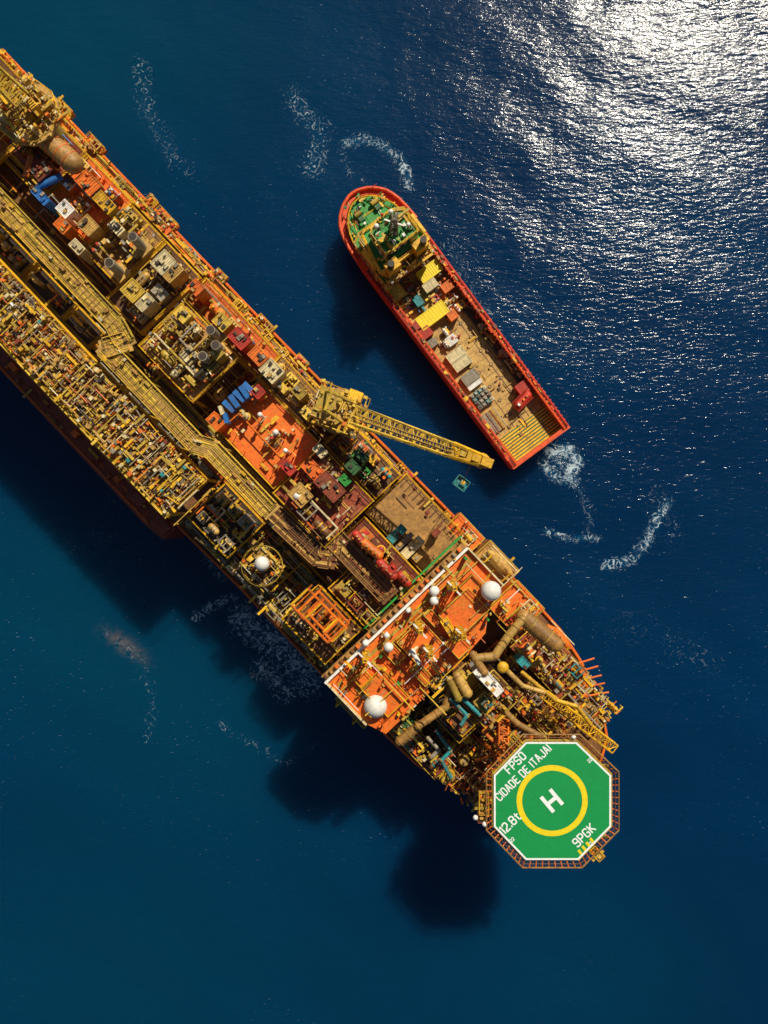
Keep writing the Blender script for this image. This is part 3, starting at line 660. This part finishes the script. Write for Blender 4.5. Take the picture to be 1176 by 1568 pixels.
for j in(-1,1): b.cyl(F.p(-1.6,j*1.4,ZC+7),P2+sd*j*.4,.06,'dark_steel',4)
b.obj('lattice_boom',crane)
LZ=12.0; hp_=P1.lerp(P2,.62); lp=Vector(pw(706,740,LZ))
b=B(); b.cyl(hp_,(lp.x,lp.y,LZ+4),.08,'dark_steel',4); b.box(lp.x,lp.y,.7,.7,LZ+3.6,LZ+4.6,.3,'yellow_paint'); b.obj('hoist_rope_and_hook',crane)
b=B(); Fb=Fr(lp.x,lp.y,.65)
Fb.box(b,0,0,2.8,2.3,LZ,LZ+.25,'teal_paint')
for j in(-1,1):
    Fb.box(b,0,j*1.2,3.0,.15,LZ,LZ+1.2,'teal_paint'); Fb.box(b,j*1.45,0,.15,2.3,LZ,LZ+1.18,'teal_paint')
    for i in(-1,1): b.cyl(Fb.p(i*1.4,j*1.1,LZ+1.2),(lp.x,lp.y,LZ+3.7),.05,'dark_steel',4)
Fb.box(b,.3,.2,1.4,1.1,LZ+.25,LZ+.9,'teal_paint'); b.obj('cargo_basket')

# ------------------------------------------------------------ supply vessel
psv=empty('supply_vessel')
TV=math.radians(53.4); cv,sv=math.cos(TV),math.sin(TV)
def vp(t,n,z): return pw(545+t*cv+n*sv, 303+t*sv-n*cv, z)
VZ=8.0; DKZ=5.0
half=[(-9,0),(-8,8),(-5,16),(-2,23),(3,30),(10,37.5),(18,44),(28,48.5),(40,52),(58,54.5),(80,56),(125,56),(300,55),(478,54)]
def outline(f,t_in=0,tmax=478):
    R_=[(min(t+t_in if t<20 else t+t_in*max(0,(60-t)/60),tmax),n*f) for t,n in half]; L_=[(t,-n) for t,n in R_[1:]][::-1]
    return R_+L_
top=[vp(t,n,VZ)[:2] for t,n in outline(1)]
bo=[vp(t*.98+8,n*.9,VZ)[:2] for t,n in outline(1)]
b=B(); inner=[vp(t,n,VZ)[:2] for t,n in outline(.87,9,472)]
n=len(top)
b.add([(p[0],p[1],-2) for p in bo]+[(p[0],p[1],VZ) for p in top],[(i,(i+1)%n,n+(i+1)%n,n+i) for i in range(n)],'vessel_orange')
ringpoly(b,top,inner,VZ,'vessel_orange')
b.add([(p[0],p[1],DKZ) for p in inner]+[(p[0],p[1],VZ) for p in inner],[(i,(i+1)%n,n+(i+1)%n,n+i) for i in range(n)],'vessel_orange')
b.add([(p[0],p[1],DKZ) for p in inner],[tuple(range(n))],'cargo_deck')
for s_ in(-1,1):
    for nn,zz,m in [(54,VZ+.5,'red_paint'),(47.5,VZ+.35,'vessel_orange'),(51,VZ+.2,'red_oxide')]:
        b.tube([vp(100,s_*nn,zz),vp(474,s_*(nn-1.5),zz)],.26,m,6)
    for i in range(50):
        t=105+i*7.3; p=vp(t,s_*50,VZ+.3); Fr(p[0],p[1],TV).box(b,0,0,.22,1.6,VZ-1,VZ+.45,random.choice(['vessel_orange','red_paint','orange_deck']))
    for i in range(46):
        t=U(105,465); p=vp(t,s_*U(46,53),VZ+.3); Fr(p[0],p[1],TV).box(b,0,0,U(.3,1.4),U(.3,.7),VZ-1,VZ+U(.4,.9),random.choice(['vessel_orange','red_oxide','orange_paint','tan_deck','yellow_paint']))
hs=[(t,nn) for t,nn in half if t<=80]
b.tube([vp(t,nn,VZ+.6) for t,nn in [(t,-nn) for t,nn in hs[::-1][:-1]]+hs],.4,'vessel_orange',8)
b.obj('hull',psv)
def vbox(bd,t,n_,l,w,z0,z1,m,rot=0):
    p=vp(t,n_,z1); k=kz(z1); Fr(p[0],p[1],TV).box(bd,0,0,l*k,w*k,z0,z1,m,rot)
b=B()
for t in range(236,430,13):
    vbox(b,t,0,.8,88,DKZ,DKZ+.06,'tan_deck')
for nn in(-14,14,29): vbox(b,340,nn,210,1.0,DKZ,DKZ+.09,'tan_deck')
for t in range(250,440,26):
    for nn in (0,1):
        p=vp(t,nn*22-8,DKZ+.1); b.cyl((p[0],p[1],DKZ),(p[0],p[1],DKZ+.12),.4,'dark_steel',10); b.cyl((p[0],p[1],DKZ),(p[0],p[1],DKZ+.16),.22,'cargo_deck',8)
vbox(b,310,38,170,14,DKZ,DKZ+.4,'dark_steel')
vbox(b,450,0,46,86,DKZ,DKZ+.12,'yellow_paint')
for i in range(10): vbox(b,429+i*4.7,0,1.8,84,DKZ,DKZ+.2,'dark_green')
vbox(b,474,0,5,100,DKZ,VZ+.1,'vessel_orange')
p=vp(340,0,DKZ); micro(b,Fr(p[0],p[1],TV),30,12,DKZ,.5,['tan_deck','cargo_deck','brown_deck'],.15,['red_oxide'])
b.obj('cargo_deck_fittings',psv)
b=B()
fo=[(3,0),(4,8),(7,15),(12,22),(19,29),(28,35),(38,40),(52,44),(130,46)]; fo=fo+[(t,-nn) for t,nn in fo[::-1][:-1]]
b.prism([vp(t,nn,10)[:2] for t,nn in fo],DKZ,10,'green_paint',side='vessel_orange')
ring=[vp(t,nn,11) for t,nn in fo]
for p1,p2 in zip(ring,ring[1:]+ring[:1]): b.cyl(p1,p2,.16,'yellow_paint',5); b.cyl((p1[0],p1[1],10),p1,.12,'yellow_paint',4)
for t0,n0,t1,n1 in [(14,-20,60,-36),(14,20,60,38),(30,-38,30,38)]:
    b.cyl(vp(t0,n0,10.1),vp(t1,n1,10.1),.16,'pale_yellow',4)
p=vp(24,2,10); Ff=Fr(p[0],p[1],TV)
GR=['green_paint','dark_green','green_paint']
for j in(-1,1):
    b.cyl(Ff.p(0,j*2.2-.8,10.9),Ff.p(0,j*2.2+.8,10.9),.55,'olive_yellow',10); Ff.box(b,1.2,j*2.2,1.0,1.2,10,11.0,'dark_green'); b.cyl(Ff.p(-1.6,j*1.2,10.3),Ff.p(0,j*2.2,10.6),.12,'dark_steel',5)
for da,db_ in [(0,-4.6),(0,4.6),(3,-5.6),(3,5.6),(-2.4,0)]:
    for e in(-.35,.35): b.cyl(Ff.p(da+e,db_,10),Ff.p(da+e,db_,10.8),.22,'yellow_paint',8)
micro(b,Ff,7,10,10,1.0,GR+['white_paint','red_paint'],.5,['green_paint'])
def tier(x,y,l,w,z0,z1,m,top_,chf=8):
    k=kz(z1); p=pw(x,y,z1); F=Fr(p[0],p[1],TV); L,W,c=l*k/2,w*k/2,chf*k
    pts=[(-L,-W+c*1.8),(-L+c,-W),(L,-W),(L,W),(-L+c,W),(-L,W-c*1.8)]
    b.prism([F.p(a,b_,0)[:2] for a,b_ in pts],z0,z1,top_,side=m)
    for p1,p2 in zip(pts,pts[1:]+pts[:1]):
        b.cyl(F.p(*p1,z1+1),F.p(*p2,z1+1),.1,'pale_yellow',5)
        b.cyl(F.p(*p1,z1+.1),F.p(*p2,z1+.1),.2,'yellow_paint',5)
        d=math.dist(p1,p2); nn=max(1,int(d/1.5)); 
        for i in range(nn):
            t=(i+.5)/nn; q1=F.p(p1[0]+(p2[0]-p1[0])*t,p1[1]+(p2[1]-p1[1])*t,0)
            b.box(q1[0],q1[1],.9,.12,z1-2,z1-1,TV-math.atan2(p2[1]-p1[1],p2[0]-p1[0]),'window_glass')
            b.cyl((q1[0],q1[1],z1),(q1[0],q1[1],z1+1),.06,'yellow_paint',4)
    return F
F1=tier(600,376,88,90,10,13,'cream_paint','green_paint')
F2=tier(600,366,68,86,13,16,'cream_paint','green_paint')
F3=tier(601,352,50,62,16,20,'cream_paint','green_paint',10)
k=kz(16)
for j in(-1,1):
    F2.box(b,5*k,j*46*k,34*k,6*k,15,16.4,'yellow_paint')
    b.cyl(F2.p(-30*k,j*34*k,16.6),F2.p(34*k,j*46*k,16.6),.35,'yellow_paint',6)
    F2.box(b,36*k,j*26*k,16*k,22*k,10,18.5,'yellow_paint'); b.cyl(F2.p(38*k,j*30*k,18),F2.p(38*k,j*30*k,21),.7,'dark_steel',12)
    b.cyl(F2.p(30*k,j*46*k,16.6),F2.p(50*k,j*30*k,14),.3,'yellow_paint',6)
F2.box(b,34*k,0,5*k,90*k,15.6,17.1,'yellow_paint'); F2.box(b,46*k,0,3*k,84*k,12,13.2,'yellow_paint')
F2.box(b,26*k,0,8*k,36*k,16,17.6,'green_paint')
FA=Fr(F2.p(42*k,0,0)[0],F2.p(42*k,0,0)[1],TV)
clutter(b,FA,3.0,12,13,2.4,['yellow_paint','olive_yellow','tan_paint','pale_yellow'],1.6,.8,1.0); micro(b,FA,3.6,13,13,3,['yellow_paint','pale_yellow','olive_yellow','grey_paint'],1.2)
micro(b,F2,9,12,16,1.4,GR+['white_paint','orange_paint'],.4,['green_paint','yellow_paint'])
micro(b,F3,6,7.5,20,1.6,GR+['white_paint','red_paint','dark_steel','grey_paint'],1.0,['green_paint'])
b.obj('superstructure',psv)
b=B()
mp=F3.p(.5,0,20)
b.truss(mp,(mp[0],mp[1],28),1.6,1.6,6,'grey_paint',.12,.8,.8)
b.box(mp[0],mp[1],4.2,.3,25,25.4,.3,'white_paint'); b.box(mp[0],mp[1],.3,3.2,26.5,26.9,.3,'grey_paint'); b.box(mp[0],mp[1],1.8,1.8,23.4,23.6,.6,'dark_green')
for dx,dy,r,m in [(-2.6,1.5,.5,'white_paint'),(-2,-2.6,.55,'white_paint'),(1.6,2.8,.45,'white_paint'),(2.6,-1.6,.4,'white_paint'),(-3.2,-.3,.35,'red_paint')]:
    p=F3.p(dx,dy,0); b.cyl((p[0],p[1],20),(p[0],p[1],21.6),.2,'white_paint',8); b.sph((p[0],p[1],22),r,m,12)
b.obj('radar_mast',psv)

def container(t,n_,l,w,m,z0=DKZ,h=2.7,ribs=9,name='shipping_container',rot=0):
    d=B(); p=vp(t,n_,z0+h); k=kz(z0+h); F=Fr(p[0],p[1],TV+rot); L,W=l*k,w*k
    F.box(d,0,0,L*.98,W*.98,z0+.1,z0+h-.12,m)
    for i in(-1,1):
        for j in(-1,1): F.box(d,i*(L/2-.1),j*(W/2-.1),.24,.24,z0,z0+h,m)
        F.box(d,0,i*(W/2-.06),L-.5,.18,z0+h-.2,z0+h-.01,m); F.box(d,i*(L/2-.06),0,.18,W-.5,z0+h-.2,z0+h-.02,m)
    al=L>=W; n=ribs
    for i in range(n):
        o=((i+.5)/n-.5)*(L if al else W)*.94
        F.box(d,o if al else 0,0 if al else o,.14 if al else L*.94,W*.94 if al else .14,z0+h-.12,z0+h-.05,m)
        for j in(-1,1):
            F.box(d,o if al else j*L*.49,j*W*.49 if al else o,.14,.14,z0+.15,z0+h-.2,m)
    return d.obj(name)
container(157,24,20,38,'marking_yellow'); container(214,-13,22,50,'marking_yellow'); container(175,12,14,22,'cream_paint')
container(153,-35,22,20,'pale_yellow'); container(183,-17,16,12,'teal_paint'); container(229,-38,16,20,'red_paint')
container(386,34,18,22,'red_paint'); container(232,12,14,14,'orange_paint'); container(212,-44,12,12,'red_paint'); container(192,32,14,18,'orange_paint')
container(248,-40,12,18,'grey_paint',h=1.8,name='cargo_crate'); container(262,-12,14,16,'white_paint',h=1.6,name='cargo_crate')
for t,n_,l,w in[(284,-20,15,29),(300,-20,15,29)]: container(t,n_,l,w,'cream_paint',h=1.8,name='cargo_crate')
container(325,-23,17,26,'grey_paint',h=1.6,name='cargo_crate'); container(338,-24,7,24,'white_paint',h=1.3,name='cargo_crate')
b=B()
P=vp(403,10,7);Q=vp(399,30,7); b.cyl(P,Q,1.15,'red_paint',16); b.sph(P,1.13,'red_paint',12); b.sph(Q,1.13,'red_paint',12)
for t_ in(.15,.5,.85):
    p=Vector(P).lerp(Vector(Q),t_); b.box(p.x,p.y,2.4,.3,DKZ,7.1,TV,'dark_steel'); b.cyl((p.x,p.y,7.9),(p.x,p.y,8.5),.25,'orange_paint',8)
b.cyl((P[0],P[1],8),(P[0],P[1],8.5),.35,'white_paint',8)
for s_ in(-1,1): b.cyl(vp(403+s_*8,4,8.3),vp(399+s_*8,36,8.3),.12,'red_paint',5)
b.obj('cargo_tank')
b=B()
for i in range(4):
    for j in range(4):
        vbox(b,350+i*7,-38+j*7.4,5.8,6.2,DKZ,DKZ+1.3+R()*.4,random.choice(['grey_paint','steel_grey','teal_paint','grey_paint','cream_paint']))
        vbox(b,350+i*7,-38+j*7.4,3.4,3.6,DKZ,DKZ+1.8,random.choice(['grey_paint','dark_steel','steel_grey']))
b.obj('tote_tanks')
b=B()
for i in range(12):
    b.cyl(vp(383,-44+i*1.9,DKZ+.5),vp(418,-44+i*1.9,DKZ+.5+R()*.3),.16,random.choice(['steel_grey','grey_paint','tan_paint','red_oxide']),6)
for i in range(3): vbox(b,388+i*12,-33,1.4,26,DKZ,DKZ+.25,'yellow_paint')
b.obj('drill_pipe_bundle')
b=B()
for t0,n0,ll,ww,pal in [(205,18,60,40,['cream_paint','white_paint','orange_paint','red_paint','tan_paint','yellow_paint']),(180,-25,50,22,['grey_paint','tan_paint','teal_paint','red_oxide','blue_paint']),(255,-14,28,34,['white_paint','cream_paint','grey_paint','red_paint']),(300,38,150,11,['brown_deck','grey_paint','red_oxide','tan_paint']),(160,0,40,80,['red_oxide','grey_paint','red_paint','tan_paint','dark_steel'])]:
    p=vp(t0,n0,DKZ+1); F=Fr(p[0],p[1],TV); clutter(b,F,ll*.145,ww*.145,DKZ,1.6,pal,1.8,.8,.8); micro(b,F,ll*.145,ww*.145,DKZ,1.8,pal,.8,['red_paint','cream_paint'])
b.obj('deck_cargo',psv)

# ------------------------------------------------------------ sea
def axis():
    c=list(np.arange(-132,132.1,1.0)); o=[]; d=1.3; x=132
    while x<9000: x+=d; d*=1.28; o.append(x)
    return np.array([-v for v in o[::-1]]+c+o)
ax=axis(); n=len(ax); X,Y=np.meshgrid(ax,ax)
PX=X/S+CX; PY=-Y/S+CY
rng=np.random.default_rng(3)
Z=np.zeros_like(X)
for i in range(14):
    wl=rng.uniform(6,26); a=math.radians(rng.normal(62,26)); ph=rng.uniform(0,6.28)
    Z+=wl*.0014*np.sin((X*math.cos(a)+Y*math.sin(a))*2*math.pi/wl+ph)
Z*=np.exp(-(np.maximum(np.hypot(X,Y)-130,0)/60)**2)
foam=np.zeros_like(X)
def pl(pts,w,st):
    global foam
    dm=np.full_like(X,1e9)
    for (x0,y0),(x1,y1) in zip(pts[:-1],pts[1:]):
        dx,dy=x1-x0,y1-y0; t=np.clip(((PX-x0)*dx+(PY-y0)*dy)/(dx*dx+dy*dy+1e-9),0,1)
        dm=np.minimum(dm,np.hypot(PX-x0-t*dx,PY-y0-t*dy))
    foam=np.maximum(foam,st*np.exp(-(dm/w)**2))
pl([(530,218),(560,212),(590,224),(615,245),(628,285)],14,.60); pl([(525,235),(530,260),(560,280)],14,.42)
pl([(842,690),(868,688),(884,706),(870,728)],14,.80); pl([(832,708),(850,730),(880,736)],15,.68); pl([(850,700),(860,712)],15,.6)
pl([(835,812),(870,824),(915,824)],10,.60); pl([(930,865),(965,858),(990,830),(1005,795),(1022,770)],15,.60); pl([(885,745),(905,790),(900,815)],16,.42)
pl([(355,915),(320,930),(300,945)],13,.64); pl([(375,950),(430,985),(470,1040)],42,.66); pl([(400,1020),(440,1060)],32,.58)
pl([(310,850),(345,890)],14,.5); pl([(480,1140),(440,1170),(340,1110)],14,.40); pl([(215,100),(225,170),(280,260)],30,.40); pl([(450,150),(490,200),(480,260)],32,.46)
pl([(165,970),(215,1010),(235,1080),(225,1130)],20,.36); pl([(100,840),(160,820),(180,740)],36,.32); pl([(690,380),(740,480)],34,.40); pl([(800,600),(860,640)],22,.38)
pl([(950,960),(1100,1010)],60,.30);pl([(1000,760),(1030,820)],40,.36)
teal=.8*np.exp(-(((PX-60)/330)**2+((PY-930)/230)**2))+.5*np.exp(-(((PX-350)/230)**2+((PY-1120)/170)**2))+.6*np.exp(-(((PX-100)/500)**2+((PY-1500)/260)**2))+.8*np.exp(-(((PX-60)/420)**2+((PY-60)/240)**2))+.35*np.exp(-(((PX-900)/300)**2+((PY-1500)/200)**2))
stain=np.exp(-(((PX-192)/26)**2+((PY-988-(PX-192)*.6)/11)**2))
verts=np.stack([X.ravel(),Y.ravel(),Z.ravel()],1)
idx=np.arange(n*n).reshape(n,n)
faces=np.stack([idx[:-1,:-1].ravel(),idx[:-1,1:].ravel(),idx[1:,1:].ravel(),idx[1:,:-1].ravel()],1)
me=bpy.data.meshes.new('sea'); me.from_pydata(verts.tolist(),[],faces.tolist())
for nm,arr in(('foam',foam),('teal',teal),('stain',stain)):
    at=me.attributes.new(nm,'FLOAT','POINT'); at.data.foreach_set('value',arr.ravel().astype(np.float32))
me.polygons.foreach_set('use_smooth',[True]*len(me.polygons)); me.update()
sea=bpy.data.objects.new('sea',me); scene.collection.objects.link(sea)
m=bpy.data.materials.new('sea_water'); m.use_nodes=True; nt=m.node_tree; N=nt.nodes; L=nt.links; bs=N['Principled BSDF']
tc=N.new('ShaderNodeTexCoord')
def noise(sx,sy,rot,scale,detail=4,rough=.55,dist=0.0):
    mp=N.new('ShaderNodeMapping'); mp.inputs['Rotation'].default_value=(0,0,rot); mp.inputs['Scale'].default_value=(sx,sy,1)
    L.new(tc.outputs['Object'],mp.inputs['Vector']); t=N.new('ShaderNodeTexNoise'); t.noise_dimensions='2D'; t.inputs['Scale'].default_value=scale; t.inputs['Detail'].default_value=detail; t.inputs['Roughness'].default_value=rough; t.inputs['Distortion'].default_value=dist
    L.new(mp.outputs[0],t.inputs['Vector']); return t.outputs['Fac']
def math_(op,a,b=None,c=None):
    t=N.new('ShaderNodeMath'); t.operation=op
    for i,v in enumerate((a,b,c)):
        if v is None: continue
        if isinstance(v,(int,float)): t.inputs[i].default_value=v
        else: L.new(v,t.inputs[i])
    return t.outputs[0]
def mr(v,a,b_,c=0.,d=1.):
    t=N.new('ShaderNodeMapRange'); t.inputs['From Min'].default_value=a; t.inputs['From Max'].default_value=b_; t.inputs['To Min'].default_value=c; t.inputs['To Max'].default_value=d
    L.new(v,t.inputs['Value']); return t.outputs[0]
def attr(nm):
    t=N.new('ShaderNodeAttribute'); t.attribute_name=nm; return t.outputs['Fac']
def mixc(f,a,b_):
    t=N.new('ShaderNodeMix'); t.data_type='RGBA'
    if isinstance(f,float): t.inputs[0].default_value=f
    else: L.new(f,t.inputs[0])
    for i,v in((6,a),(7,b_)):
        if isinstance(v,tuple): t.inputs[i].default_value=(*v,1)
        else: L.new(v,t.inputs[i])
    return t.outputs[2]
big=noise(1,1,0,.012,2,.6)
fine=noise(1,1,0,.5,3,.7)
col=mixc(mr(big,.35,.65),(0.0002,0.016,0.056),(0.0002,0.023,0.072))
col=mixc(math_('MULTIPLY',attr('teal'),mr(big,.3,.7,1.0,.75)),col,(0.0006,0.043,0.082))
col=mixc(math_('MULTIPLY',attr('stain'),mr(fine,.35,.6)),col,(0.12,0.10,0.09))
lace=mr(noise(1,1,0,.55,5,.75,2.2),.3,.7)
fa=attr('foam')
fm=math_('MULTIPLY',mr(math_('ADD',fa,lace),1.08,1.4),mr(fa,.2,.5))
fl=math_('MULTIPLY',mr(noise(1,2.6,-.5,.9,2,.6),.73,.80),mr(big,.5,.62))
fm2=math_('MAXIMUM',fm,math_('MULTIPLY',fl,.3))
haze=mixc(math_('MULTIPLY',mr(fa,0.36,.95),mr(fine,.3,.7)),col,(0.006,0.10,0.20))
col=mixc(math_('MULTIPLY',fm2,.8),haze,(0.50,0.62,0.67))
L.new(col,bs.inputs['Base Color'])
bs.inputs['IOR'].default_value=1.33
L.new(mr(fm2,0,1,.14,.6),bs.inputs['Roughness'])
w1=math_('MULTIPLY',noise(.5,1.4,-.45,.34,2,.5,.3),.36)
w2=math_('MULTIPLY',noise(.5,1.5,-.35,1.0,3,.6,.3),.22)
w3=math_('MULTIPLY',noise(.8,1.2,-.6,3.0,1,.5),.04)
hh=math_('ADD',math_('ADD',w1,w2),w3)
bp=N.new('ShaderNodeBump'); bp.inputs['Strength'].default_value=1; bp.inputs['Distance'].default_value=0.44
L.new(hh,bp.inputs['Height']); L.new(bp.outputs[0],bs.inputs['Normal'])
bs.subsurface_method='BURLEY'
bs.inputs['Subsurface Weight'].default_value=1.0; bs.inputs['Subsurface Radius'].default_value=(1,1,1); bs.inputs['Subsurface Scale'].default_value=11.0
me.materials.append(m)

# ------------------------------------------------------------ light, world, camera
el=math.radians(46.5); azx,azy=.45,.893
sd=Vector((azx*math.cos(el),azy*math.cos(el),math.sin(el)))
ld=bpy.data.lights.new('sun','SUN'); ld.energy=5.0; ld.angle=math.radians(.5); ld.color=(1,.92,.76)
lo=bpy.data.objects.new('sun',ld); lo.rotation_euler=sd.to_track_quat('Z','Y').to_euler(); scene.collection.objects.link(lo)
w=bpy.data.worlds.new('World'); scene.world=w; w.use_nodes=True; nt=w.node_tree; bg=nt.nodes['Background']
sk=nt.nodes.new('ShaderNodeTexSky'); sk.sky_type='NISHITA'; sk.sun_disc=False; sk.sun_elevation=el; sk.sun_rotation=math.atan2(azx,azy)
nt.links.new(sk.outputs[0],bg.inputs[0]); bg.inputs[1].default_value=.05
cd=bpy.data.cameras.new('camera'); cd.sensor_fit='VERTICAL'; cd.sensor_height=24; cd.lens=12*H/(CY*S); cd.clip_end=30000
c=bpy.data.objects.new('camera',cd); c.location=(0,0,H); scene.collection.objects.link(c); scene.camera=c
scene.view_settings.view_transform='Standard'; scene.view_settings.look='None'; scene.view_settings.exposure=0
